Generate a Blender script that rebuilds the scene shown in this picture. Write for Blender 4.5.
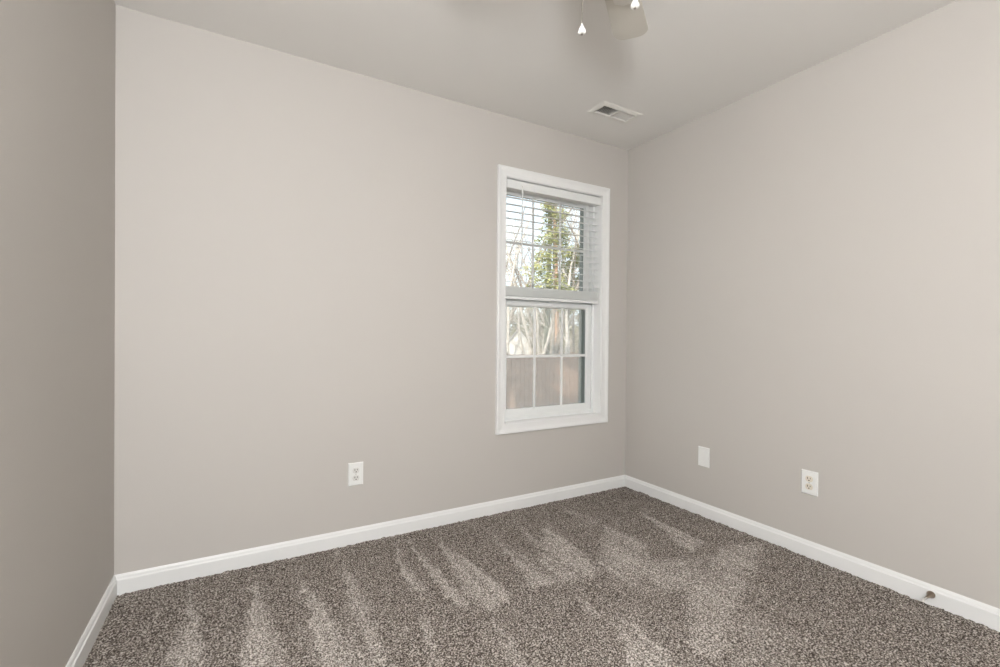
import bpy, bmesh, math, random
import numpy as np
from mathutils import Vector, Matrix, noise as mnoise

for o in list(bpy.data.objects):
    bpy.data.objects.remove(o)
S = bpy.context.scene
COL = S.collection
pi = math.pi

# ------------------------------------------------------------------ camera
# x runs along the window wall from its left corner, y is 0 at the window wall
# (the room lies at negative y), z is height above the carpet.
cam = bpy.data.cameras.new('camera')
cam_o = bpy.data.objects.new('camera', cam)
COL.objects.link(cam_o)
S.camera = cam_o
cam.sensor_fit = 'HORIZONTAL'
cam.sensor_width = 36.0
cam.lens = 36.0 * 466.605 / 1000.0
cam.shift_y = 4.56 / 1000.0
cam.clip_start = 0.02
cam.clip_end = 400
_r = Vector((0.86419238, -0.50309225, 0.00834928))
_u = Vector((-0.00379829, 0.01007042, 0.99994208))
_w = Vector((0.50314719, 0.86417404, -0.00679189))
cam_o.matrix_world = Matrix(((_r.x, _u.x, -_w.x, 0.407), (_r.y, _u.y, -_w.y, -2.4745),
                             (_r.z, _u.z, -_w.z, 1.0913), (0, 0, 0, 1)))

# ------------------------------------------------------------------ sky
W = bpy.data.worlds.new('sky')
S.world = W
W.use_nodes = True
wn = W.node_tree.nodes
wl = W.node_tree.links
wn.clear()
wo = wn.new('ShaderNodeOutputWorld')
wb = wn.new('ShaderNodeBackground')
wtc = wn.new('ShaderNodeTexCoord')
wns = wn.new('ShaderNodeTexNoise')
wns.inputs['Scale'].default_value = 3.0
wns.inputs['Detail'].default_value = 5.0
wrp = wn.new('ShaderNodeValToRGB')
wrp.color_ramp.elements[0].position = 0.35
wrp.color_ramp.elements[0].color = (0.74, 0.86, 1.0, 1)
wrp.color_ramp.elements[1].position = 0.62
wrp.color_ramp.elements[1].color = (0.95, 0.98, 1.0, 1)
wl.new(wtc.outputs['Generated'], wns.inputs['Vector'])
wl.new(wns.outputs['Fac'], wrp.inputs['Fac'])
wl.new(wrp.outputs['Color'], wb.inputs['Color'])
wb.inputs['Strength'].default_value = 1.75
wl.new(wb.outputs['Background'], wo.inputs['Surface'])

# ------------------------------------------------------------------ sun
sun = bpy.data.lights.new('sun', 'SUN')
sun.energy = 6.5
sun.angle = math.radians(0.6)
sun.color = (1.0, 0.88, 0.75)
sun_o = bpy.data.objects.new('sun', sun)
COL.objects.link(sun_o)
sun_o.rotation_euler = Vector((0.80, 0.52, -0.62)).to_track_quat('-Z', 'Y').to_euler()

# ------------------------------------------------------------------ unseen fill light added in the rear left corner, behind the camera
REAR = -3.3
def fill_light(name, loc, power, colour, size):
    l = bpy.data.lights.new(name, 'POINT')
    l.energy = power
    l.color = colour
    l.shadow_soft_size = size
    o = bpy.data.objects.new(name, l)
    COL.objects.link(o)
    o.location = loc
fill_light('corner_fill_light', (0.13, -3.08, 1.65), 155.0, (0.955, 0.987, 1.015), 0.20)

S.view_settings.view_transform = 'Standard'
S.view_settings.look = 'None'
S.view_settings.exposure = 0.0
S.view_settings.gamma = 1.0
S.view_settings.use_curve_mapping = False


# ------------------------------------------------------------------ helpers
class MB:
    """collects shapes, links them as one mesh object"""
    def __init__(self):
        self.v = []
        self.f = []
        self.mi = []
        self.m = 0

    def add(self, vs, fs):
        b = len(self.v)
        self.v += [tuple(p) for p in vs]
        self.f += [tuple(b + i for i in f) for f in fs]
        self.mi += [self.m] * len(fs)

    def box(self, x0, x1, y0, y1, z0, z1):
        self.add([(x0, y0, z0), (x1, y0, z0), (x1, y1, z0), (x0, y1, z0), (x0, y0, z1), (x1, y0, z1), (x1, y1, z1), (x0, y1, z1)],
                 [(0, 3, 2, 1), (4, 5, 6, 7), (0, 1, 5, 4), (1, 2, 6, 5), (2, 3, 7, 6), (3, 0, 4, 7)])

    def tube(self, path, radii, n=6, cap=True):
        path = [Vector(p) for p in path]
        vs = []
        d0 = (path[1] - path[0]).normalized()
        a = d0.orthogonal().normalized()
        for i, p in enumerate(path):
            if i == 0:
                d = path[1] - path[0]
            elif i == len(path) - 1:
                d = path[-1] - path[-2]
            else:
                d = path[i + 1] - path[i - 1]
            d.normalize()
            a = (a - d * a.dot(d))
            if a.length < 1e-6:
                a = d.orthogonal()
            a.normalize()
            b = d.cross(a)
            for k in range(n):
                t = 2 * pi * k / n
                vs.append(p + (a * math.cos(t) + b * math.sin(t)) * radii[i])
        fs = []
        for i in range(len(path) - 1):
            for k in range(n):
                k2 = (k + 1) % n
                fs.append((i * n + k, i * n + k2, (i + 1) * n + k2, (i + 1) * n + k))
        if cap:
            fs.append(tuple(range(n - 1, -1, -1)))
            e = (len(path) - 1) * n
            fs.append(tuple(range(e, e + n)))
        self.add(vs, fs)

    def lathe(self, prof, centre=(0, 0, 0), axis='z', n=24):
        """prof: (radius, height) pairs"""
        cx, cy, cz = centre
        vs = []
        for r, h in prof:
            for k in range(n):
                t = 2 * pi * k / n
                c, s = r * math.cos(t), r * math.sin(t)
                if axis == 'z':
                    vs.append((cx + c, cy + s, cz + h))
                elif axis == 'x':
                    vs.append((cx + h, cy + c, cz + s))
                else:
                    vs.append((cx + c, cy + h, cz - s))
        fs = []
        for i in range(len(prof) - 1):
            for k in range(n):
                k2 = (k + 1) % n
                fs.append((i * n + k, i * n + k2, (i + 1) * n + k2, (i + 1) * n + k))
        fs.append(tuple(range(n - 1, -1, -1)))
        e = (len(prof) - 1) * n
        fs.append(tuple(range(e, e + n)))
        self.add(vs, fs)

    def prism(self, prof, fn, ends):
        """sweep a closed profile: fn(point, end) -> 3-D point, for each end"""
        n = len(prof)
        vs = [fn(p, e) for e in ends for p in prof]
        fs = []
        for j in range(len(ends) - 1):
            for i in range(n):
                i2 = (i + 1) % n
                fs.append((j * n + i, j * n + i2, (j + 1) * n + i2, (j + 1) * n + i))
        fs.append(tuple(range(n - 1, -1, -1)))
        fs.append(tuple(range((len(ends) - 1) * n, len(ends) * n)))
        self.add(vs, fs)

    def build(self, name, mats, parent=None, smooth=False, bevel=0.0, segs=2, recalc=True):
        me = bpy.data.meshes.new(name)
        me.from_pydata(self.v, [], self.f)
        if not isinstance(mats, (list, tuple)):
            mats = [mats]
        for m in mats:
            me.materials.append(m)
        if len(mats) > 1:
            me.polygons.foreach_set('material_index', self.mi)
        if recalc:
            bm = bmesh.new()
            bm.from_mesh(me)
            bmesh.ops.recalc_face_normals(bm, faces=bm.faces)
            bm.to_mesh(me)
            bm.free()
        o = bpy.data.objects.new(name, me)
        COL.objects.link(o)
        if smooth:
            me.shade_smooth()
            try:
                me.set_sharp_from_angle(angle=math.radians(40))
            except Exception:
                pass
        if bevel:
            b = o.modifiers.new('bevel', 'BEVEL')
            b.width = bevel
            b.segments = segs
            b.limit_method = 'ANGLE'
            b.angle_limit = math.radians(40)
        if parent:
            o.parent = parent
        me.update()
        return o


def tag(o, label=None, cat=None, group=None, kind=None):
    if label:
        o['label'] = label
    if cat:
        o['category'] = cat
    if group:
        o['group'] = group
    if kind:
        o['kind'] = kind
    return o


def empty(name, loc=(0, 0, 0), rz=0.0):
    o = bpy.data.objects.new(name, None)
    o.empty_display_size = 0.1
    o.location = loc
    o.rotation_euler = (0, 0, rz)
    COL.objects.link(o)
    return o


def copy_tree(o, parent=None):
    c = o.copy()
    COL.objects.link(c)
    if parent:
        c.parent = parent
    for ch in list(o.children):
        copy_tree(ch, c)
    return c


def mat(name, col, rough=0.5, spec=0.5, metal=0.0, var=0.0, vscale=8.0, bump=0.0, bscale=200.0, bdist=0.001, col2=None, detail=3.0):
    m = bpy.data.materials.new(name)
    m.use_nodes = True
    nt = m.node_tree
    b = nt.nodes['Principled BSDF']
    b.inputs['Roughness'].default_value = rough
    b.inputs['Specular IOR Level'].default_value = spec
    b.inputs['Metallic'].default_value = metal
    b.inputs['Base Color'].default_value = (*col, 1)
    tc = nt.nodes.new('ShaderNodeTexCoord')
    if var or col2:
        n = nt.nodes.new('ShaderNodeTexNoise')
        n.inputs['Scale'].default_value = vscale
        n.inputs['Detail'].default_value = detail
        r = nt.nodes.new('ShaderNodeValToRGB')
        c2 = col2 if col2 else tuple(min(1, c * (1 + var)) for c in col)
        c1 = col if col2 else tuple(c * (1 - var) for c in col)
        r.color_ramp.elements[0].position = 0.35
        r.color_ramp.elements[0].color = (*c1, 1)
        r.color_ramp.elements[1].position = 0.65
        r.color_ramp.elements[1].color = (*c2, 1)
        nt.links.new(tc.outputs['Object'], n.inputs['Vector'])
        nt.links.new(n.outputs['Fac'], r.inputs['Fac'])
        nt.links.new(r.outputs['Color'], b.inputs['Base Color'])
    if bump:
        n2 = nt.nodes.new('ShaderNodeTexNoise')
        n2.inputs['Scale'].default_value = bscale
        n2.inputs['Detail'].default_value = 3.0
        bp = nt.nodes.new('ShaderNodeBump')
        bp.inputs['Strength'].default_value = bump
        bp.inputs['Distance'].default_value = bdist
        nt.links.new(tc.outputs['Object'], n2.inputs['Vector'])
        nt.links.new(n2.outputs['Fac'], bp.inputs['Height'])
        nt.links.new(bp.outputs['Normal'], b.inputs['Normal'])
    return m


WALL = (0.553, 0.5235, 0.491)
M = {}
M['wall'] = mat('greige_wall_paint', WALL, 0.6, 0.15, bump=0.06, bscale=260, bdist=0.0006)
M['ceiling'] = mat('ceiling_paint', (0.83, 0.81, 0.78), 0.9, 0.2, bump=0.05, bscale=180, bdist=0.0006)
M['trim'] = mat('white_trim_paint', (0.83, 0.83, 0.82), 0.35, 0.5)
M['vinyl'] = mat('white_window_vinyl', (0.82, 0.83, 0.82), 0.4, 0.5)
M['stop'] = mat('grey_green_exterior_stop', (0.20, 0.235, 0.23), 0.6, 0.3)
M['blind'] = mat('white_blind_slat', (0.80, 0.81, 0.80), 0.45, 0.4)
M['stack'] = mat('white_blind_stack', (0.78, 0.80, 0.78), 0.5, 0.4)
M['cord'] = mat('white_cord', (0.82, 0.82, 0.80), 0.8, 0.2)
M['plate'] = mat('white_plate_plastic', (0.84, 0.84, 0.82), 0.3, 0.5)
M['socket'] = mat('pale_grey_receptacle_plastic', (0.72, 0.71, 0.68), 0.35, 0.5)
M['almond'] = mat('almond_receptacle_plastic', (0.76, 0.70, 0.60), 0.35, 0.5)
M['slot'] = mat('dark_slot', (0.05, 0.04, 0.035), 0.7, 0.2)
M['screw'] = mat('screw_metal', (0.62, 0.60, 0.57), 0.35, 0.5, 0.7)
M['ventpaint'] = mat('vent_enamel', (0.80, 0.78, 0.74), 0.5, 0.4)
M['duct'] = mat('dark_duct', (0.07, 0.06, 0.05), 0.8, 0.2)
M['nickel'] = mat('dark_bronze', (0.27, 0.21, 0.16), 0.30, 0.5, 0.85)
M['steel'] = mat('spring_steel', (0.40, 0.38, 0.35), 0.35, 0.5, 0.9)
M['rubber'] = mat('white_rubber', (0.74, 0.73, 0.70), 0.6, 0.3)
M['fanwhite'] = mat('fan_white_enamel', (0.70, 0.67, 0.62), 0.5, 0.3)
M['fanblade'] = mat('fan_blade_laminate', (0.62, 0.59, 0.53), 0.6, 0.2)
M['knob'] = mat('white_ceramic_knob', (0.90, 0.89, 0.86), 0.25, 0.6)
M['chain'] = mat('chain_metal', (0.42, 0.39, 0.34), 0.4, 0.5, 0.8)
M['bark'] = mat('grey_brown_bark', (0.24, 0.215, 0.19), 0.9, 0.2, col2=(0.42, 0.385, 0.345), vscale=9)
M['palebark'] = mat('pale_grey_bark', (0.48, 0.45, 0.42), 0.9, 0.2, col2=(0.70, 0.67, 0.63), vscale=7)
M['pinebark'] = mat('orange_pine_bark', (0.36, 0.22, 0.15), 0.9, 0.2, col2=(0.58, 0.40, 0.30), vscale=6)
M['mossbark'] = mat('dark_green_bark', (0.10, 0.12, 0.09), 0.9, 0.2, col2=(0.19, 0.21, 0.16), vscale=6)
M['leaf'] = mat('olive_leaf', (0.15, 0.18, 0.07), 0.6, 0.3, col2=(0.46, 0.46, 0.22), vscale=4)
M['duskleaf'] = mat('dull_green_leaf', (0.16, 0.17, 0.11), 0.7, 0.3, col2=(0.46, 0.44, 0.33), vscale=3)
M['twig'] = mat('tan_twig', (0.40, 0.34, 0.29), 0.9, 0.2, col2=(0.62, 0.56, 0.49), vscale=5)
M['fence'] = mat('weathered_fence_wood', (0.27, 0.19, 0.155), 0.85, 0.2, col2=(0.37, 0.27, 0.22), vscale=5)
M['ground'] = mat('leaf_litter', (0.20, 0.14, 0.09), 0.95, 0.1, col2=(0.42, 0.31, 0.22), vscale=6)
M['siding'] = mat('white_siding', (0.85, 0.85, 0.85), 0.6, 0.3)
M['roof'] = mat('grey_shingle', (0.30, 0.29, 0.29), 0.9, 0.2)


def glass_mat():
    m = bpy.data.materials.new('clear_window_glass')
    m.use_nodes = True
    nt = m.node_tree
    nt.nodes.clear()
    o = nt.nodes.new('ShaderNodeOutputMaterial')
    mx = nt.nodes.new('ShaderNodeMixShader')
    fr = nt.nodes.new('ShaderNodeFresnel')
    fr.inputs['IOR'].default_value = 1.45
    t = nt.nodes.new('ShaderNodeBsdfTransparent')
    t.inputs['Color'].default_value = (0.96, 0.98, 0.97, 1)
    g = nt.nodes.new('ShaderNodeBsdfGlossy')
    g.inputs['Roughness'].default_value = 0.02
    nt.links.new(fr.outputs[0], mx.inputs[0])
    nt.links.new(t.outputs[0], mx.inputs[1])
    nt.links.new(g.outputs[0], mx.inputs[2])
    nt.links.new(mx.outputs[0], o.inputs[0])
    return m
M['glass'] = glass_mat()


def screen_mat():
    m = bpy.data.materials.new('insect_screen_mesh')
    m.use_nodes = True
    nt = m.node_tree
    nt.nodes.clear()
    o = nt.nodes.new('ShaderNodeOutputMaterial')
    mx = nt.nodes.new('ShaderNodeMixShader')
    mx.inputs[0].default_value = 0.22
    t = nt.nodes.new('ShaderNodeBsdfTransparent')
    d = nt.nodes.new('ShaderNodeBsdfDiffuse')
    d.inputs['Color'].default_value = (0.80, 0.80, 0.79, 1)
    tr = nt.nodes.new('ShaderNodeBsdfTranslucent')
    tr.inputs['Color'].default_value = (0.86, 0.86, 0.85, 1)
    m2 = nt.nodes.new('ShaderNodeMixShader')
    m2.inputs[0].default_value = 0.6
    nt.links.new(d.outputs[0], m2.inputs[1])
    nt.links.new(tr.outputs[0], m2.inputs[2])
    nt.links.new(t.outputs[0], mx.inputs[1])
    nt.links.new(m2.outputs[0], mx.inputs[2])
    nt.links.new(mx.outputs[0], o.inputs[0])
    return m
M['screen'] = screen_mat()


# ------------------------------------------------------------------ room shell
RX = 2.913            # right wall
CZ = 2.44             # ceiling height
SK = 0.0236           # the left wall stands slightly out of square
def lx(y):
    return SK * y
# window opening in the window wall
OX0, OX1, OZ0, OZ1 = 1.881, 2.664, 0.542, 2.066
WT = 0.16             # wall thickness

def wall_with_hole(x0, x1, y0, y1, z0, z1, hole):
    m = MB()
    hx0, hx1, hz0, hz1 = hole
    m.box(x0, hx0, y0, y1, z0, z1)
    m.box(hx1, x1, y0, y1, z0, z1)
    m.box(hx0, hx1, y0, y1, z0, hz0)
    m.box(hx0, hx1, y0, y1, hz1, z1)
    return m

def struct(o):
    o['kind'] = 'structure'
    return o

struct(wall_with_hole(-0.16, RX + 0.16, 0, WT, -0.25, CZ + 0.1, (OX0, OX1, OZ0, OZ1)).build('wall_back', M['wall']))
m = MB()
m.box(-0.30, RX + 0.16, REAR - 0.12, REAR, -0.25, CZ + 0.1)
struct(m.build('wall_rear', M['wall']))
m = MB()
m.box(RX, RX + 0.14, REAR, 0, -0.25, CZ + 0.1)
struct(m.build('wall_right', M['wall']))
m = MB()
for (ya, yb, za, zb) in ((REAR, 0, -.25, CZ + .1),):
    m.add([(lx(ya) - .14, ya, za), (lx(ya), ya, za), (lx(yb), yb, za), (lx(yb) - .14, yb, za),
           (lx(ya) - .14, ya, zb), (lx(ya), ya, zb), (lx(yb), yb, zb), (lx(yb) - .14, yb, zb)],
          [(0, 3, 2, 1), (4, 5, 6, 7), (0, 1, 5, 4), (1, 2, 6, 5), (2, 3, 7, 6), (3, 0, 4, 7)])
struct(m.build('wall_left', M['wall']))

# ceiling with the duct opening of the register
VX0, VX1, VY0, VY1 = 2.296, 2.552, -0.416, -0.326      # register throat
m = MB()
for (a, b, c, d) in ((-0.3, VX0, REAR - .12, WT), (VX1, RX + .16, REAR - .12, WT), (VX0, VX1, REAR - .12, VY0), (VX0, VX1, VY1, WT)):
    m.box(a, b, c, d, CZ, CZ + 0.16)
struct(m.build('ceiling', M['ceiling']))

# ------------------------------------------------------------------ carpet
NAP = [
 ([(0.263, -0.049), (0.348, -0.693), (0.247, -0.636)], .75, .02),
 ([(0.518, -0.134), (0.585, -0.827), (0.449, -0.75)], .85, .02),
 ([(0.694, -0.281), (0.772, -0.674), (0.817, -0.958), (0.675, -0.878), (0.686, -0.59)], .8, .02),
 ([(0.884, -0.226), (0.911, -0.603), (0.853, -0.979), (0.783, -0.939)], .6, .025),
 ([(1.142, -0.17), (1.147, -0.61), (1.068, -0.583)], .75, .02),
 ([(1.238, -0.077), (1.251, -0.803), (1.194, -0.755)], .9, .015),
 ([(1.373, -0.109), (1.444, -0.812), (1.305, -0.888), (1.283, -0.721)], 1.0, .02),
 ([(1.298, -0.868), (1.272, -1.216), (1.223, -1.189)], .7, .02),
 ([(1.667, -0.229), (1.663, -0.835), (1.551, -0.819)], .9, .02),
 ([(2.017, -0.281), (1.882, -0.869), (1.687, -0.839), (1.719, -0.625)], .8, .05),
 ([(2.278, -0.475), (2.297, -0.763), (1.953, -1.026), (1.96, -0.783)], .75, .06),
 ([(1.865, -0.13), (1.824, -0.512), (1.772, -0.496)], .6, .02),
 ([(1.055, -0.739), (1.076, -0.781), (1.009, -1.068), (0.975, -1.048)], .8, .015),
 ([(1.685, -0.912), (1.678, -1.105), (1.617, -1.093)], .7, .03),
 ([(1.721, -1.115), (1.624, -1.416), (1.558, -1.378)], .8, .03),
 ([(0.871, -0.39), (0.885, -0.548), (0.862, -0.984), (0.76, -0.926)], .5, .03),
 ([(2.63, -0.409), (2.59, -0.886), (2.431, -0.928)], .85, .03),
 ([(2.625, -0.972), (2.855, -1.047), (2.234, -1.308), (1.906, -1.487), (1.79, -1.438), (2.136, -1.165)], .7, .06),
 ([(1.748, -1.153), (1.707, -1.463), (1.589, -1.396)], .7, .03),
 ([(2.255, -0.085), (2.313, -0.395), (2.166, -0.475)], .5, .04),
 ([(0.643, -0.601), (0.664, -0.872), (0.613, -0.843)], .4, .02),
 ([(2.145, -0.864), (2.402, -1.007), (2.129, -1.161), (1.965, -1.087)], .6, .06),
 ([(2.178, -1.357), (2.193, -1.576), (1.926, -1.587), (1.854, -1.546)], .35, .08),
]
def make_carpet():
    rng = np.random.default_rng(7)
    st = 0.005
    xs = np.arange(-0.085, RX + 0.005, st)
    ys = np.arange(REAR, 0.003, st)
    nx, ny = len(xs), len(ys)
    X, Y = np.meshgrid(xs, ys)
    def smooth(a, k):
        for _ in range(k):
            a = (a + np.roll(a, 1, 0) + np.roll(a, -1, 0) + np.roll(a, 1, 1) + np.roll(a, -1, 1)) / 5
        return a
    n1 = smooth(rng.normal(size=(ny, nx)), 1)
    n1 /= n1.std()
    n3 = smooth(rng.normal(size=(ny, nx)), 40)
    n3 /= n3.std()
    n4 = smooth(rng.normal(size=(ny, nx)), 12)
    n4 /= n4.std()
    Z = 0.0019 * n1 + 0.0008 * n3 - 0.001
    PX = X + 0.006 * n4 + 0.005 * n3
    PY = Y + 0.008 * np.roll(n4, 57, 0)
    nap = np.zeros_like(X)
    for poly, inten, soft in NAP:
        P = np.array(poly)
        inside = np.zeros(X.shape, bool)
        dist = np.full(X.shape, 9.0)
        for i in range(len(P)):
            a, b = P[i], P[(i + 1) % len(P)]
            e = b - a
            t = np.clip(((PX - a[0]) * e[0] + (PY - a[1]) * e[1]) / (e @ e), 0, 1)
            dist = np.minimum(dist, np.hypot(PX - a[0] - t * e[0], PY - a[1] - t * e[1]))
            cond = (a[1] > PY) != (b[1] > PY)
            with np.errstate(divide='ignore', invalid='ignore'):
                xi = (b[0] - a[0]) * (PY - a[1]) / (b[1] - a[1] + 1e-12) + a[0]
            inside ^= cond & (PX < xi)
        sd = np.where(inside, dist, -dist)
        k = np.clip(sd / (soft * .6) * 0.5 + 0.6, 0, 1)
        nap = np.maximum(nap, inten * k * k * (3 - 2 * k))
    st5 = rng.normal(size=(ny, nx))
    for _ in range(3):
        c5 = np.cumsum(np.pad(st5, ((40, 40), (0, 0)), mode='wrap'), 0)
        st5 = (c5[80:] - c5[:-80])[:ny]
    st5 = (st5 + np.roll(st5, 1, 1) + np.roll(st5, 2, 1) + np.roll(st5, 3, 1) + np.roll(st5, 4, 1) + np.roll(st5, 5, 1))
    st5 = (st5 - st5.mean()) / st5.std()
    nap = np.clip(nap * (.92 + .20 * st5) + 0.05 * n3 + .045 * st5 + .04, 0, 1)
    co = np.stack([X + rng.uniform(-.0015, .0015, X.shape), Y + rng.uniform(-.0015, .0015, X.shape), Z], -1).reshape(-1, 3)
    idx = np.arange(nx * ny).reshape(ny, nx)
    q = np.stack([idx[:-1, :-1], idx[:-1, 1:], idx[1:, 1:], idx[1:, :-1]], -1).reshape(-1, 4)
    me = bpy.data.meshes.new('floor')
    me.vertices.add(len(co))
    me.vertices.foreach_set('co', co.ravel())
    me.loops.add(q.size)
    me.loops.foreach_set('vertex_index', q.ravel().astype(np.int32))
    me.polygons.add(len(q))
    me.polygons.foreach_set('loop_start', np.arange(0, q.size, 4, dtype=np.int32))
    me.update(calc_edges=True)
    at = me.attributes.new('nap', 'FLOAT', 'POINT')
    at.data.foreach_set('value', nap.ravel().astype(np.float32))
    me.shade_smooth()
    m = bpy.data.materials.new('speckled_taupe_carpet')
    m.use_nodes = True
    nt = m.node_tree
    b = nt.nodes['Principled BSDF']
    b.inputs['Roughness'].default_value = 0.95
    b.inputs['Specular IOR Level'].default_value = 0.1
    tc = nt.nodes.new('ShaderNodeTexCoord')
    n = nt.nodes.new('ShaderNodeTexNoise')
    n.inputs['Scale'].default_value = 165
    n.inputs['Detail'].default_value = 2.0
    n.inputs['Roughness'].default_value = 0.6
    def ramp(stops):
        r = nt.nodes.new('ShaderNodeValToRGB')
        e = r.color_ramp.elements
        while len(e) < len(stops):
            e.new(0.5)
        for k, (p, c) in enumerate(stops):
            e[k].position = p
            e[k].color = (*c, 1)
        nt.links.new(n.outputs['Fac'], r.inputs['Fac'])
        return r
    dark = ramp([(.395, (.050, .040, .033)), (.46, (.130, .108, .092)), (.54, (.255, .224, .198)), (.61, (.52, .475, .43))])
    light = ramp([(.38, (.110, .092, .080)), (.44, (.270, .240, .212)), (.53, (.42, .38, .345)), (.60, (.72, .67, .62))])
    an = nt.nodes.new('ShaderNodeAttribute')
    an.attribute_name = 'nap'
    mx = nt.nodes.new('ShaderNodeMix')
    mx.data_type = 'RGBA'
    nt.links.new(tc.outputs['Object'], n.inputs['Vector'])
    nt.links.new(an.outputs['Fac'], mx.inputs[0])
    nt.links.new(dark.outputs['Color'], mx.inputs[6])
    nt.links.new(light.outputs['Color'], mx.inputs[7])
    nt.links.new(mx.outputs[2], b.inputs['Base Color'])
    me.materials.append(m)
    o = bpy.data.objects.new('floor', me)
    COL.objects.link(o)
    struct(o)
    # backing under the pile
make_carpet()

# ------------------------------------------------------------------ baseboards (moulded top edge, mitred corners)
BT, BH = 0.013, 0.079
PROF = [(0, -.02), (BT, -.02), (BT, .056), (BT * .92, .0595), (BT * .70, .062), (BT * .62, .066), (BT * .55, .071), (BT * .30, .0765), (BT * .22, BH), (0, BH)]
m = MB()
m.prism(PROF, lambda p, e: (e[0] + e[1] * p[0], -p[0], p[1]), [(0.0, 1), (RX, -1)])
struct(m.build('baseboard_back', M['trim']))
m = MB()
m.prism(PROF, lambda p, e: (RX - p[0], e[0] + e[1] * p[0], p[1]), [(REAR, 1), (0.0, -1)])
struct(m.build('baseboard_right', M['trim']))
m = MB()
m.prism(PROF, lambda p, e: (lx(e[0] + e[1] * p[0]) + p[0], e[0] + e[1] * p[0], p[1]), [(REAR, 1), (0.0, -1)])
struct(m.build('baseboard_left', M['trim']))
m = MB()
m.prism(PROF, lambda p, e: (e[0] + e[1] * p[0], REAR + p[0], p[1]), [(lx(REAR), 1), (RX, -1)])
struct(m.build('baseboard_rear', M['trim']))

# ------------------------------------------------------------------ window
win = struct(empty('window_1', ((OX0 + OX1) / 2, 0, OZ0)))
def wparts(mb, name, mt, parent=None, **kw):
    o = mb.build(name, mt, parent or win, **kw)
    if parent is None:
        o.matrix_parent_inverse = Matrix.Translation((-(OX0 + OX1) / 2, 0, -OZ0))
    return o
# picture-frame casing: thick outer edge, thin inner edge
CW = 0.061
CPROF = [(0, 0), (0, -.008), (.006, -.0105), (.012, -.0095), (.034, -.0125), (.044, -.0165), (.050, -.0185), (.056, -.0185), (.061, -.0165), (.061, 0)]
m = MB()
corners = [(OX0, OZ0, -1, -1), (OX1, OZ0, 1, -1), (OX1, OZ1, 1, 1), (OX0, OZ1, -1, 1)]
for i in range(4):
    a, b = corners[i], corners[(i + 1) % 4]
    m.prism(CPROF, lambda p, e: (e[0] + e[2] * p[0], p[1], e[1] + e[3] * p[0]), [a, b])
wparts(m, 'casing', M['trim'])
# jamb liner boards
def ring(mb, x0, x1, z0, z1, w, y0, y1):
    ws = w if isinstance(w, (tuple, list)) else (w, w, w, w)      # left right bottom top
    mb.box(x0, x0 + ws[0], y0, y1, z0, z1)
    mb.box(x1 - ws[1], x1, y0, y1, z0, z1)
    mb.box(x0 + ws[0], x1 - ws[1], y0, y1, z0, z0 + ws[2])
    mb.box(x0 + ws[0], x1 - ws[1], y0, y1, z1 - ws[3], z1)
m = MB()
ring(m, OX0 - .003, OX1 + .003, OZ0 - .003, OZ1 + .003, 0.006, 0.0, 0.07)
wparts(m, 'jamb', M['trim'], bevel=.001)
# vinyl frame
m = MB()
ring(m, OX0, OX1, OZ0, OZ1, (0.022, 0.022, 0.030, 0.030), 0.068, 0.135)
m.box(OX0 + .02, OX1 - .02, 0.060, 0.072, OZ0, OZ0 + 0.018)
wparts(m, 'window_frame', M['vinyl'], bevel=.0012)
# exterior stop seen through the panes
m = MB()
ring(m, OX0, OX1, OZ0, OZ1, (0.044, 0.046, 0.05, 0.05), 0.1505, 0.180)
wparts(m, 'exterior_stop', M['stop'])

def sash(name, z0, z1, y0, y1, mz, bot, top):
    ins = 0.024
    x0, x1 = OX0 + ins, OX1 - ins
    st = 0.034
    m = MB()
    ring(m, x0, x1, z0, z1, (st, st, bot, top), y0, y1)
    # glazing bead
    ring(m, x0 + st - .002, x1 - st + .002, z0 + bot - .002, z1 - top + .002, .007, y0 + .006, y1 - .006)
    s = wparts(m, name, M['vinyl'], bevel=.0015)
    gx0, gx1, gz0, gz1 = x0 + st - .004, x1 - st + .004, z0 + bot - .004, z1 - top + .004
    ym = (y0 + y1) / 2
    g = MB()
    g.box(gx0, gx1, ym - .002, ym + .002, gz0, gz1)
    g.build('glass', M['glass'], s)
    t = MB()
    for k in (1, 2):
        xc = gx0 + (gx1 - gx0) * k / 3
        t.box(xc - .0085, xc + .0085, ym - .006, ym - .003, gz0 + .003, gz1 - .003)
    t.box(gx0 + .003, gx1 - .003, ym - .0058, ym - .0028, mz - .0085, mz + .0085)
    t.build('muntin_grille', M['vinyl'], s)
    return s
lower = sash('lower_sash', 0.566, 1.310, 0.074, 0.098, 0.952, 0.042, 0.026)
upper = sash('upper_sash', 1.275, 2.046, 0.102, 0.126, 1.690, 0.054, 0.042)
m = MB()
m.box(2.265, 2.325, .078, .096, 1.310, 1.322)
m.tube([(2.295, .086, 1.322), (2.295, .086, 1.330)], [.012, .010], 12)
m.build('sash_lock', M['vinyl'], lower)
m = MB()
ring(m, OX0 + .040, OX1 - .040, OZ0 + .03, 1.318, .015, 0.1375, 0.1495)
sf = wparts(m, 'screen_frame', M['stop'])
m = MB()
m.box(OX0 + .052, OX1 - .052, 0.1435, 0.1445, OZ0 + .035, 1.312)
m.build('insect_screen', M['screen'], sf)

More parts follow.
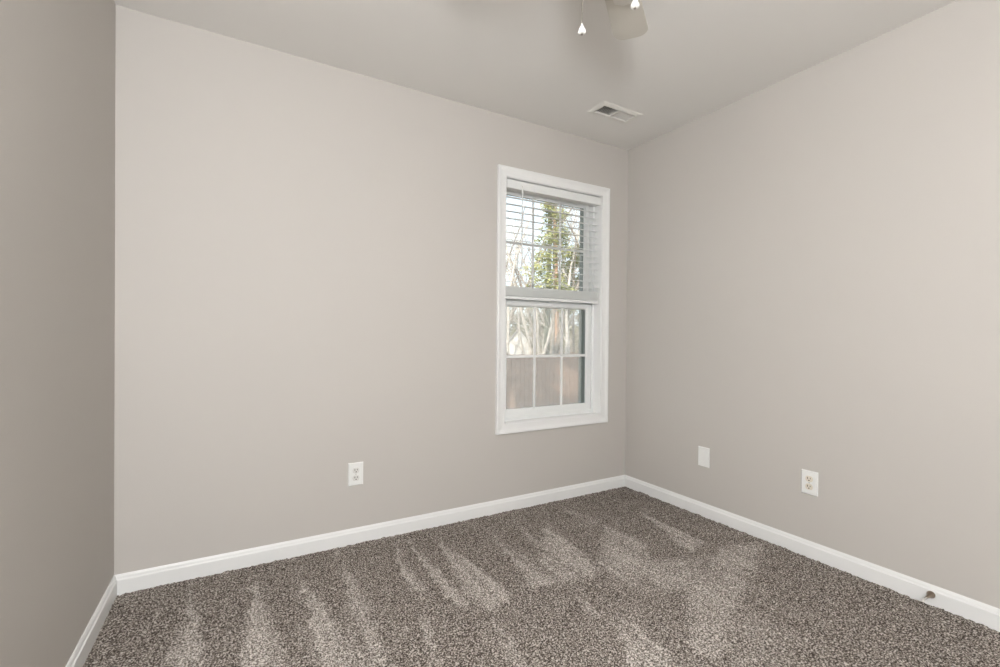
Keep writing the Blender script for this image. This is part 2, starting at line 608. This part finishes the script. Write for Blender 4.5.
# ------------------------------------------------------------------ blind
BX0, BX1 = OX0 + .010, OX1 - .010
blind = tag(empty('window_blind', ((BX0 + BX1) / 2, 0.03, 1.318)), 'white two inch slat blind half raised inside the window', 'window blind')
def bp(mb, name, mt, parent=None, **kw):
    o = mb.build(name, mt, parent or blind, **kw)
    if parent is None:
        o.matrix_parent_inverse = Matrix.Translation((-(BX0 + BX1) / 2, -0.03, -1.318))
    return o
m = MB()
m.box(BX0 + .004, BX1 - .004, 0.012, 0.060, 2.006, 2.052)
bp(m, 'headrail', M['blind'], bevel=.002)
m = MB()
m.prism([(0.002, 2.004), (0.010, 2.004), (0.010, 2.058), (0.004, 2.058), (0.0015, 2.052), (0.0015, 2.010)],
        lambda p, e: (e, p[0], p[1]), [BX0, BX1])
bp(m, 'valance', M['blind'])
m = MB()
m.box(2.50, 2.513, -.001, .014, 2.050, 2.060)
bp(m, 'valance_clip', M['blind'])

def slat_mesh(mb, tilt, cz=0.0):
    n = 6
    w = 0.050
    prof = []
    for k in range(n + 1):
        u = k / n - .5
        prof.append((u * w, 0.0009 * (1 - (2 * u) ** 2) + .0011))
    for k in range(n, -1, -1):
        u = k / n - .5
        prof.append((u * w, 0.0009 * (1 - (2 * u) ** 2) - .0011))
    c, s = math.cos(tilt), math.sin(tilt)
    mb.prism(prof, lambda p, e: (e, p[0] * c - p[1] * s, cz + p[0] * s + p[1] * c), [-(BX1 - BX0) / 2 + .003, (BX1 - BX0) / 2 - .003])
m = MB()
slat_mesh(m, math.radians(10))
s0 = m.build('slat', M['blind'], blind, smooth=True)
s0.location = (0, 0.005, 1.425 - 1.318)
for i in range(1, 13):
    c = s0.copy()
    COL.objects.link(c)
    c.parent = blind
    c.location = (0, 0.005, 1.425 - 1.318 + 0.0443 * i)
m = MB()
slat_mesh(m, 0)
s1 = m.build('slat', M['stack'], blind, smooth=True)
s1.location = (0, 0.005, 1.340 - 1.318)
rs = random.Random(5)
for i in range(1, 19):
    c = s1.copy()
    COL.objects.link(c)
    c.parent = blind
    c.location = (rs.uniform(-.0012, .0012), 0.005 + rs.uniform(-.002, .002), 1.340 - 1.318 + 0.00305 * i)
m = MB()
m.box(BX0 + .003, BX1 - .003, 0.010, 0.060, 1.316, 1.336)
bp(m, 'bottom_rail', M['blind'], bevel=.003)
for xc in (BX0 + .10, BX1 - .10):
    m = MB()
    for yy in (0.0095, 0.0605):
        m.tube([(xc, yy, 1.326), (xc, yy, 2.008)], [.0009, .0009], 5)
    m.tube([(xc, 0.035, 1.326), (xc, 0.035, 2.008)], [.0009, .0009], 5)
    bp(m, 'ladder_cord', M['cord'])
m = MB()
m.tube([(1.998, -.004, 2.012), (1.998, -.006, 1.99), (1.998, -.006, 1.55)], [.0035, .0045, .0045], 8)
m.tube([(1.998, -.006, 1.55), (1.998, -.006, 1.515)], [.0065, .0055], 8)
wd = bp(m, 'tilt_wand', M['blind'], smooth=True)
m = MB()
m.tube([(1.998, .004, 2.030), (1.998, -.005, 2.026), (1.998, -.005, 2.008)], [.002, .002, .002], 6)
bp(m, 'wand_hook', M['screw'])

# ------------------------------------------------------------------ wall plates
PW, PH = 0.077, 0.119
def plate_body(mb):
    hw, hh, t, b = PW / 2, PH / 2, .006, .004
    mb.add([(-hw, 0, -hh), (hw, 0, -hh), (hw, 0, hh), (-hw, 0, hh), (-hw + b * .3, -t * .6, -hh + b * .3), (hw - b * .3, -t * .6, -hh + b * .3), (hw - b * .3, -t * .6, hh - b * .3), (-hw + b * .3, -t * .6, hh - b * .3),
            (-hw + b, -t, -hh + b), (hw - b, -t, -hh + b), (hw - b, -t, hh - b), (-hw + b, -t, hh - b)],
           [(0, 3, 2, 1), (0, 1, 5, 4), (1, 2, 6, 5), (2, 3, 7, 6), (3, 0, 4, 7), (4, 5, 9, 8), (5, 6, 10, 9), (6, 7, 11, 10), (7, 4, 8, 11), (8, 9, 10, 11)])
def screw(mb, z, y=-.006):
    mb.lathe([(.0036, 0), (.0036, -.0008), (.0024, -.0014), (.0001, -.0015)], (0, y, z), 'y', 14)
def outlet(name, loc, rz, rmat, label):
    t = tag(empty(name, loc, rz), label, 'outlet', 'duplex outlets low on the walls')
    m = MB()
    plate_body(m)
    m.build('cover_plate', M['plate'], t)
    for zc in (.0195, -.0195):
        r = MB()
        pr = []
        for k in range(28):                     # round face flattened top and bottom
            a = 2 * pi * k / 28
            pr.append((.0172 * math.cos(a), max(-.0142, min(.0142, .0172 * math.sin(a)))))
        r.prism(pr, lambda p, e: (p[0] * e[1], e[0], zc + p[1] * e[1]), [(-.0055, 1.0), (-.0078, 1.0), (-.0086, .95)])
        rec = r.build('receptacle', rmat, t)
        s = MB()
        s.box(-.0078, -.0048, -.0089, -.0084, zc - .0012, zc + .0082)
        s.box(.0046, .0072, -.0089, -.0084, zc - .0002, zc + .0074)
        s.lathe([(.0030, -.0084), (.0030, -.0089)], (0, 0, zc - .0072), 'y', 12)
        s.build('slots', M['slot'], rec)
    m = MB()
    screw(m, 0, -.0058)
    m.build('screw', M['screw'], t)
    return t
outlet('wall_outlet', (0.984, 0, 0.3605), 0, M['socket'], 'white outlet under the left part of the window wall, left of the window')
outlet('wall_outlet', (RX, -1.2495, 0.3685), -pi / 2, M['almond'], 'white outlet with almond sockets on the right wall')
t = tag(empty('blank_wall_plate', (RX, -0.651, 0.359), -pi / 2), 'blank white wall plate on the right wall near the corner', 'wall plate')
m = MB()
plate_body(m)
m.build('cover_plate', M['plate'], t)
for z in (.030, -.030):
    m = MB()
    screw(m, z)
    m.build('screw', M['plate'], t)

# ------------------------------------------------------------------ ceiling register
vent = tag(empty('ceiling_vent', ((VX0 + VX1) / 2, (VY0 + VY1) / 2, CZ)), 'white two-way louvred air vent in the ceiling above the corner', 'air vent')
vcx, vcy = (VX0 + VX1) / 2, (VY0 + VY1) / 2
hx, hy = (VX1 - VX0) / 2, (VY1 - VY0) / 2
m = MB()
FL = 0.030
FP = [(-.002, .004), (-.002, -.007), (.004, -.0075), (FL - .006, -.004), (FL, -.001), (FL, .0)]
cs = [(-hx, -hy, -1, -1), (hx, -hy, 1, -1), (hx, hy, 1, 1), (-hx, hy, -1, 1)]
for i in range(4):
    m.prism(FP, lambda p, e: (e[0] + e[2] * p[0], e[1] + e[3] * p[0], p[1]), [cs[i], cs[(i + 1) % 4]])
m.box(-.004, .004, -hy, hy, -.006, .03)
m.build('vent_frame', M['ventpaint'], vent)
nb = 9
for side in (-1, 1):
    for k in range(nb):
        xc = side * (.010 + (hx - .014) * (k + .5) / nb)
        m = MB()
        a = -side * math.radians(42)
        c, s = math.cos(a), math.sin(a)
        pr = [(-.0005, -.009), (.0005, -.009), (.0005, .009), (-.0005, .009)]
        m.prism(pr, lambda p, e: (xc + p[0] * c + p[1] * s, e, .006 - p[0] * s + p[1] * c), [-hy, hy])
        m.build('louver', M['ventpaint'], vent)
m = MB()
ring_z = [(-hx, -hx + .001), (hx - .001, hx)]
for a, b in ring_z:
    m.box(a, b, -hy, hy, .001, .16)
m.box(-hx, hx, -hy, -hy + .001, .001, .16)
m.box(-hx, hx, hy - .001, hy, .001, .16)
m.box(-hx, hx, -hy, hy, .155, .16)
m.build('duct_boot', M['duct'], vent)

# ------------------------------------------------------------------ door stop on the right baseboard
ds = tag(empty('door_stop', (RX - BT, -1.722, 0.0435)), 'small metal spring door stop on the right baseboard', 'door stop')
m = MB()
m.lathe([(.0130, 0), (.0140, -.003), (.0138, -.007), (.0116, -.013), (.0086, -.022), (.0062, -.033), (.0047, -.045), (.0040, -.052)], axis='x', n=24)
m.build('base_cone', M['nickel'], ds, smooth=True)
m = MB()
pts = []
for k in range(120):
    a = 2 * pi * k / 12
    pts.append((-.051 - .022 * k / 119, .0030 * math.cos(a), .0030 * math.sin(a) - .002 * (k / 119) ** 2))
m.tube(pts, [.0011] * 120, 5)
m.build('spring', M['steel'], ds, smooth=True)
m = MB()
m.lathe([(.0036, -.072), (.0052, -.074), (.0055, -.084), (.0048, -.088), (.002, -.089)], (0, 0, -.002), axis='x', n=18)
m.build('rubber_tip', M['rubber'], ds, smooth=True)

# ------------------------------------------------------------------ ceiling fan (only a blade and the pull chains reach into the frame)
FX, FY = 1.396, -1.408
fan = tag(empty('ceiling_fan', (FX, FY, CZ)), 'white ceiling fan with two pull chains at the top edge of the picture', 'ceiling fan')
m = MB()
m.lathe([(.085, 0), (.085, -.02), (.105, -.045), (.128, -.06), (.132, -.10), (.128, -.14), (.110, -.152), (.05, -.156)], n=40)
m.build('motor_housing', M['fanwhite'], fan, smooth=True)
m = MB()
m.lathe([(.05, -.15), (.088, -.17), (.094, -.18), (.094, -.215), (.085, -.228), (.03, -.235)], n=36)
m.build('switch_housing', M['fanwhite'], fan, smooth=True)
def blade_mesh():
    m = MB()
    L0, L1 = .20, .495
    out = [(L0, -.050), (L0 + .03, -.058)]
    for k in range(0, 7):
        a = -pi / 2 + (pi / 2) * k / 6
        out.append((L1 - .045 + .045 * math.cos(a), -.066 + .045 + .045 * math.sin(a)))
    out += [(x, -y) for x, y in reversed(out)]
    pt = math.radians(1)
    c, s = math.cos(pt), math.sin(pt)
    m.prism(out, lambda p, e: (p[0], p[1] * c - e * s, p[1] * s + e * c), [-.003, .003])
    return m
def iron_mesh():
    m = MB()
    m.prism([(.10, -.022), (.19, -.016), (.235, -.034), (.275, -.030), (.285, 0), (.275, .030), (.235, .034), (.19, .016), (.10, .022)],
            lambda p, e: (p[0], p[1] * .98, e - .006 + p[1] * .19 * min(1, max(0, (p[0] - .15) / .06))), [-.003, .001])
    return m
b0 = None
for k in range(3):
    if b0 is None:
        b = blade_mesh().build('blade', M['fanblade'], fan, bevel=.001)
        ir = iron_mesh().build('blade_iron', M['fanwhite'], b)
        b0 = b
    else:
        b = copy_tree(b0, fan)
    b.location = (0, 0, -.157)
    b.rotation_euler = (0, 0, math.radians(36 + 120 * k))
for (cx_, cy_, zend) in ((1.362, -1.329, 2.037), (1.427, -1.488, 2.046)):
    dx, dy = cx_ - FX, cy_ - FY
    m = MB()
    z = CZ - .223
    bot = zend + .031
    m.tube([(dx, dy, -.22), (dx, dy, bot - CZ)], [.0007, .0007], 5)
    nbd = int((z - bot) / .0042)
    for k in range(nbd):
        zz = bot - CZ + .0042 * k
        m.lathe([(.0004, -.0016), (.0016, -.0006), (.0016, .0006), (.0004, .0016)], (dx, dy, zz), 'z', 6)
    ch = m.build('pull_chain', M['chain'], fan)
    m = MB()
    m.lathe([(.0022, .0325), (.0034, .0285), (.0066, .0215), (.0108, .0135), (.0128, .0080), (.0126, .0040), (.0098, .0010), (.0050, .0)], (dx, dy, zend - CZ), 'z', 20)
    kn = m.build('pull_knob', M['knob'], ch, smooth=True)
    m = MB()
    m.lathe([(.0042, .0006), (.0046, -.0006), (.0030, -.0026), (.0008, -.0032)], (dx, dy, zend - CZ), 'z', 14)
    m.build('knob_cap', M['chain'], kn, smooth=True)

# ------------------------------------------------------------------ outdoors
GZ = -1.28
m = MB()
nx, ny = 60, 60
def gh(x, y):
    return GZ + 0.12 * mnoise.noise(Vector((x * .15, y * .15, 0))) * min(1, max(0, (y - 11) / 6)) + max(0, y - 14) * .006
vs, fs = [], []
for j in range(ny + 1):
    for i in range(nx + 1):
        x = -40 + 160 * i / nx
        y = WT + .05 + 119 * (j / ny) ** 1.5
        vs.append((x, y, gh(x, y)))
for j in range(ny):
    for i in range(nx):
        a = j * (nx + 1) + i
        fs.append((a, a + 1, a + nx + 2, a + nx + 1))
m.add(vs, fs)
struct(m.build('ground', M['ground'], smooth=True))

# fence: boards in panels between posts
FYY = 9.0
fence = tag(empty('wooden_fence', (0, FYY, GZ)), 'brown wooden privacy fence in dappled sun across the back yard', 'fence')
rs = random.Random(3)
PWD = 2.44
for k in range(-2, 10):
    x0 = k * PWD
    m = MB()
    nbd = 16
    for i in range(nbd):
        w = PWD / nbd
        xx = x0 + i * w
        h = 1.80 + rs.uniform(-.012, .012)
        y = rs.uniform(-.003, .003)
        m.add([(xx + .003, y - .01, .04), (xx + w - .003, y - .01, .04), (xx + w - .003, y + .01, .04), (xx + .003, y + .01, .04),
               (xx + .003, y - .01, h - .03), (xx + w - .003, y - .01, h - .03), (xx + w - .003, y + .01, h - .03), (xx + .003, y + .01, h - .03),
               (xx + w * .3, y - .01, h), (xx + w * .7, y - .01, h), (xx + w * .7, y + .01, h), (xx + w * .3, y + .01, h)],
              [(0, 3, 2, 1), (0, 1, 5, 4), (1, 2, 6, 5), (2, 3, 7, 6), (3, 0, 4, 7), (4, 5, 9, 8), (6, 7, 11, 10), (5, 6, 10, 9), (7, 4, 8, 11), (8, 9, 10, 11)])
    for zz in (.35, .95, 1.5):
        m.box(x0, x0 + PWD, .012, .05, zz, zz + .09)
    m.build('board_panel', M['fence'], fence)
    m = MB()
    m.box(x0 - .045, x0 + .045, .012, .10, 0, 1.86)
    m.build('post', M['fence'], fence)

# trees -------------------------------------------------------------
def bare_tree(seed, height=11.0, r0=.11, first=.22, spread=.9, lean=0.0, wander=.09):
    R = random.Random(seed)
    tm, bm_ = MB(), MB()
    def branch(p, d, length, r, lvl):
        n = 4 if lvl else 10
        path, rad = [p.copy()], [r]
        q = p.copy()
        dd = d.copy()
        for i in range(n):
            wv = .13 if lvl else wander
            dd = (dd + Vector((R.gauss(0, wv), R.gauss(0, wv), R.gauss(0, .09) + (.10 if lvl else .03)))).normalized()
            q = q + dd * (length / n)
            path.append(q.copy())
            rad.append(r * (1 - .82 * (i + 1) / n))
        (bm_ if lvl else tm).tube(path, rad, 6 if lvl == 0 else (4 if lvl == 1 else 3), cap=False)
        if lvl >= 3:
            return
        cnt = (17, 6, 5)[lvl]
        for k in range(cnt):
            t = (first if lvl == 0 else .25) + (1 - (first if lvl == 0 else .25)) * (k + R.random()) / cnt
            t = min(t, .97)
            i = min(int(t * n), n - 1)
            pp = path[i].lerp(path[i + 1], t * n - i)
            base = (path[i + 1] - path[i]).normalized()
            az = R.uniform(0, 2 * pi)
            o1 = base.orthogonal().normalized()
            o2 = base.cross(o1)
            nd = (base * R.uniform(.5, 1.0) + (o1 * math.cos(az) + o2 * math.sin(az)) * spread).normalized()
            rr = rad[i] * R.uniform(.25, .42)
            ln = (height * .32 if lvl == 0 else length * .5) * R.uniform(.6, 1.1) * (1 - .5 * t)
            branch(pp, nd, ln, max(rr, .004), lvl + 1)
    branch(Vector((0, 0, -.1)), Vector((lean, 0, 1)).normalized(), height, r0, 0)
    return tm, bm_
def make_tree(name, seed, mt, label, group=None, **kw):
    root = tag(empty(name), label, 'tree', group)
    tm, bm_ = bare_tree(seed, **kw)
    tm.build('trunk', mt, root, smooth=True, recalc=False)
    bm_.build('branches', mt, root, recalc=False)
    return root
def leaves(mb, R, centre, rad, n, size, zs=1.0):
    for _ in range(n):
        while True:
            p = Vector((R.uniform(-1, 1), R.uniform(-1, 1), R.uniform(-1, 1)))
            if .2 < p.length < 1:
                break
        p = Vector(centre) + Vector((p.x * rad, p.y * rad, p.z * rad * zs))
        d = Vector((R.gauss(0, 1), R.gauss(0, 1), R.gauss(0, .6))).normalized()
        s = d.orthogonal().normalized() * size * .3
        l = size * R.uniform(.7, 1.3)
        mb.add([p, p + d * l * .5 + s, p + d * l, p + d * l * .5 - s], [(0, 1, 2, 3)])
def evergreen(name, seed, h, rad, n, lm, label, cat='tree', group=None, z0=.6, size=.12):
    R = random.Random(seed)
    root = tag(empty(name), label, cat, group)
    m = MB()
    m.tube([(0, 0, -.1), (.03, .02, h * .5), (.0, .04, h * .92)], [.07, .05, .015], 7, cap=False)
    f = MB()
    k = 0
    for i in range(26):
        t = (i + R.random()) / 26
        z = z0 + (h - z0) * t
        a = R.uniform(0, 2 * pi)
        rr = rad * (1 - .75 * t) * R.uniform(.4, 1.0)
        c = (rr * math.cos(a), rr * math.sin(a), z)
        m.tube([(0, 0, z - .15), (c[0] * .5, c[1] * .5, z - .05), c], [.02, .014, .006], 4, cap=False)
        leaves(f, R, c, rad * .42 * (1.1 - .5 * t), n // 26, size, .7)
    m.build('trunk', M['bark'], root, recalc=False)
    f.build('foliage', lm, root, recalc=False)
    return root
def put(o, x, y, rz=0.0, sc=1.0):
    o.location = (x, y, gh(x, y))
    o.rotation_euler = (0, 0, rz)
    o.scale = (sc, sc, sc)
def along(az, y):
    """point at azimuth az (degrees east of the wall normal) through the window"""
    return 0.407 + (y + 2.4745) * math.tan(math.radians(az))

# named trees near the fence
t = make_tree('pine_tree', 11, M['pinebark'], 'pine trunk with orange bark behind the fence', height=15, r0=.125, first=.6, spread=1.0, wander=.015)
put(t, along(37.15, 14.5), 14.5, .4)
t = make_tree('mossy_tree', 12, M['mossbark'], 'dark green mossy trunk left of the orange pine', height=13, r0=.14, first=.6, wander=.015)
put(t, along(35.85, 13.0), 13.0, 2.0)
t = make_tree('leaning_tree', 13, M['palebark'], 'pale leaning tree behind the right end of the visible fence', height=10, r0=.085, lean=.10, first=.4, wander=.03)
put(t, along(38.9, 12.0), 12.0, 1.0)
t = evergreen('young_evergreen', 21, 7.3, 1.05, 2600, M['leaf'], 'young olive green tree seen in the middle of the upper sash', z0=3.7, size=.14)
put(t, along(36.7, 11.4), 11.4)
t = evergreen('young_evergreen', 22, 6.0, 1.0, 2200, M['leaf'], 'lower olive green tree at the right edge of the upper sash', z0=3.4, size=.14)
put(t, along(39.2, 12.8), 12.8, 1.3)

R = random.Random(42)
protos = [make_tree('bare_tree', 31 + k, (M['bark'], M['palebark'], M['bark'], M['palebark'])[k], 'leafless winter tree in the woods behind the fence', 'leafless trees in the woods',
                    height=(11, 9, 13, 8)[k], r0=(.11, .09, .13, .075)[k], first=(.2, .15, .3, .12)[k]) for k in range(4)]
used = [False] * 4
for i in range(48):
    k = i % 4
    if i < 6:
        y = R.uniform(10.3, 14)
        az = 25 + 25 * (i + R.random()) / 6
    elif i < 20:
        y = R.uniform(14, 24)
        az = 22 + 28 * (i - 6 + R.random()) / 14
    else:
        y = R.uniform(24, 50)
        az = 22 + 28 * (i - 20 + R.random()) / 28
    if 31.2 < az < 33.9 and y < 22:
        az += 2.8
    if used[k]:
        o = copy_tree(protos[k])
    else:
        o = protos[k]
        used[k] = True
    put(o, along(az, y), y, R.uniform(0, 6.28), R.uniform(.85, 1.2))

for az, y, k, rz, sc in ((32.1, 31.0, 2, .7, 1.1), (34.3, 19.5, 1, 2.2, 1.15), (30.9, 15.5, 3, 4.0, 1.2)):
    o = copy_tree(protos[k])
    put(o, along(az, y), y, rz, sc)

# a tall tree in the side yard, which dapples the fence with shade
t = evergreen('yard_tree', 72, 9.8, 2.6, 430, M['leaf'], 'tall yard tree close to the house, left of the window', z0=5.0, size=.60)
put(t, 0.4, 3.6)

# leafy and twiggy undergrowth
def thicket(seed):
    R2 = random.Random(seed)
    root = tag(empty('twiggy_shrub'), 'tan twiggy shrub in the undergrowth behind the fence', 'shrub', 'twiggy shrubs behind the fence')
    m = MB()
    for k in range(34):
        a = R2.uniform(0, 2 * pi)
        r = R2.uniform(.1, .5)
        p = Vector((r * math.cos(a), r * math.sin(a), -.05))
        d = Vector((math.cos(a) * .3, math.sin(a) * .3, 1)).normalized()
        path = [p]
        for j in range(5):
            d = (d + Vector((R2.gauss(0, .15), R2.gauss(0, .15), 0))).normalized()
            path.append(path[-1] + d * R2.uniform(.4, .75))
            if j > 0:
                for _ in range(2):
                    dd = (d + Vector((R2.gauss(0, .6), R2.gauss(0, .6), .2))).normalized()
                    m.tube([path[-1], path[-1] + dd * .35, path[-1] + dd * .6 + Vector((0, 0, .06))], [.006, .005, .003], 3, cap=False)
        m.tube(path, [.013, .011, .010, .008, .006, .004], 4, cap=False)
    m.build('stems', M['twig'], root, recalc=False)
    return root
tp = [thicket(51), thicket(52)]
ep = [evergreen('leafy_shrub', 61, 3.2, 1.1, 2600, M['duskleaf'], 'dull green leafy shrub in the undergrowth behind the fence', 'shrub', 'leafy shrubs behind the fence', .2, .13),
      evergreen('leafy_shrub', 62, 2.6, 1.2, 2600, M['duskleaf'], 'dull green leafy shrub in the undergrowth behind the fence', 'shrub', 'leafy shrubs behind the fence', .2, .13)]
spots = [(23.5, 13.0), (26.0, 17.0), (28.6, 12.0), (35.6, 15.5), (37.9, 18.5), (39.9, 14.0), (41.6, 19.0), (43.5, 12.5), (46.0, 16.0), (48.5, 14.0)]
for i, (az, y) in enumerate(spots):
    o = tp[i] if i < 2 else copy_tree(tp[i % 2])
    put(o, along(az, y), y, R.uniform(0, 6.28), R.uniform(.6, .85))
spots = [(23.0, 24.0), (25.5, 31.0), (27.5, 22.0), (29.4, 29.0), (31.0, 40.0), (32.3, 44.0), (34.2, 38.0), (34.9, 27.0), (36.0, 33.0), (36.9, 24.0), (38.0, 30.0), (39.0, 22.0), (40.2, 28.0), (41.5, 34.0), (42.6, 23.0), (44.5, 29.0), (46.5, 25.0), (49.0, 30.0)]
for i, (az, y) in enumerate(spots):
    o = ep[i] if i < 2 else copy_tree(ep[i % 2])
    put(o, along(az, y), y, R.uniform(0, 6.28), R.uniform(1.0, 1.3) * (1 + (y - 20) * .02))

# white shed among the trees
hx_, hy_ = along(32.6, 26.0), 26.0
house = tag(empty('white_shed', (hx_, hy_, gh(hx_, hy_)), -.5), 'small white gabled shed among the trees behind the fence at left', 'shed')
m = MB()
m.prism([(-.85, -.15), (.85, -.15), (.85, 1.65), (0, 2.65), (-.85, 1.65)], lambda p, e: (p[0], e, p[1]), [0, 2.4])
m.build('siding_wall', M['siding'], house)
m = MB()
for s in (-1, 1):
    m.prism([(0, 2.66), (0, 2.72), (s * .97, 1.57), (s * .97, 1.51)], lambda p, e: (p[0], e, p[1]), [-.08, 2.5])
m.build('roof', M['roof'], house)
m = MB()
m.box(-.35, .35, -.03, .02, 0, 1.6)
m.build('door', M['siding'], house)
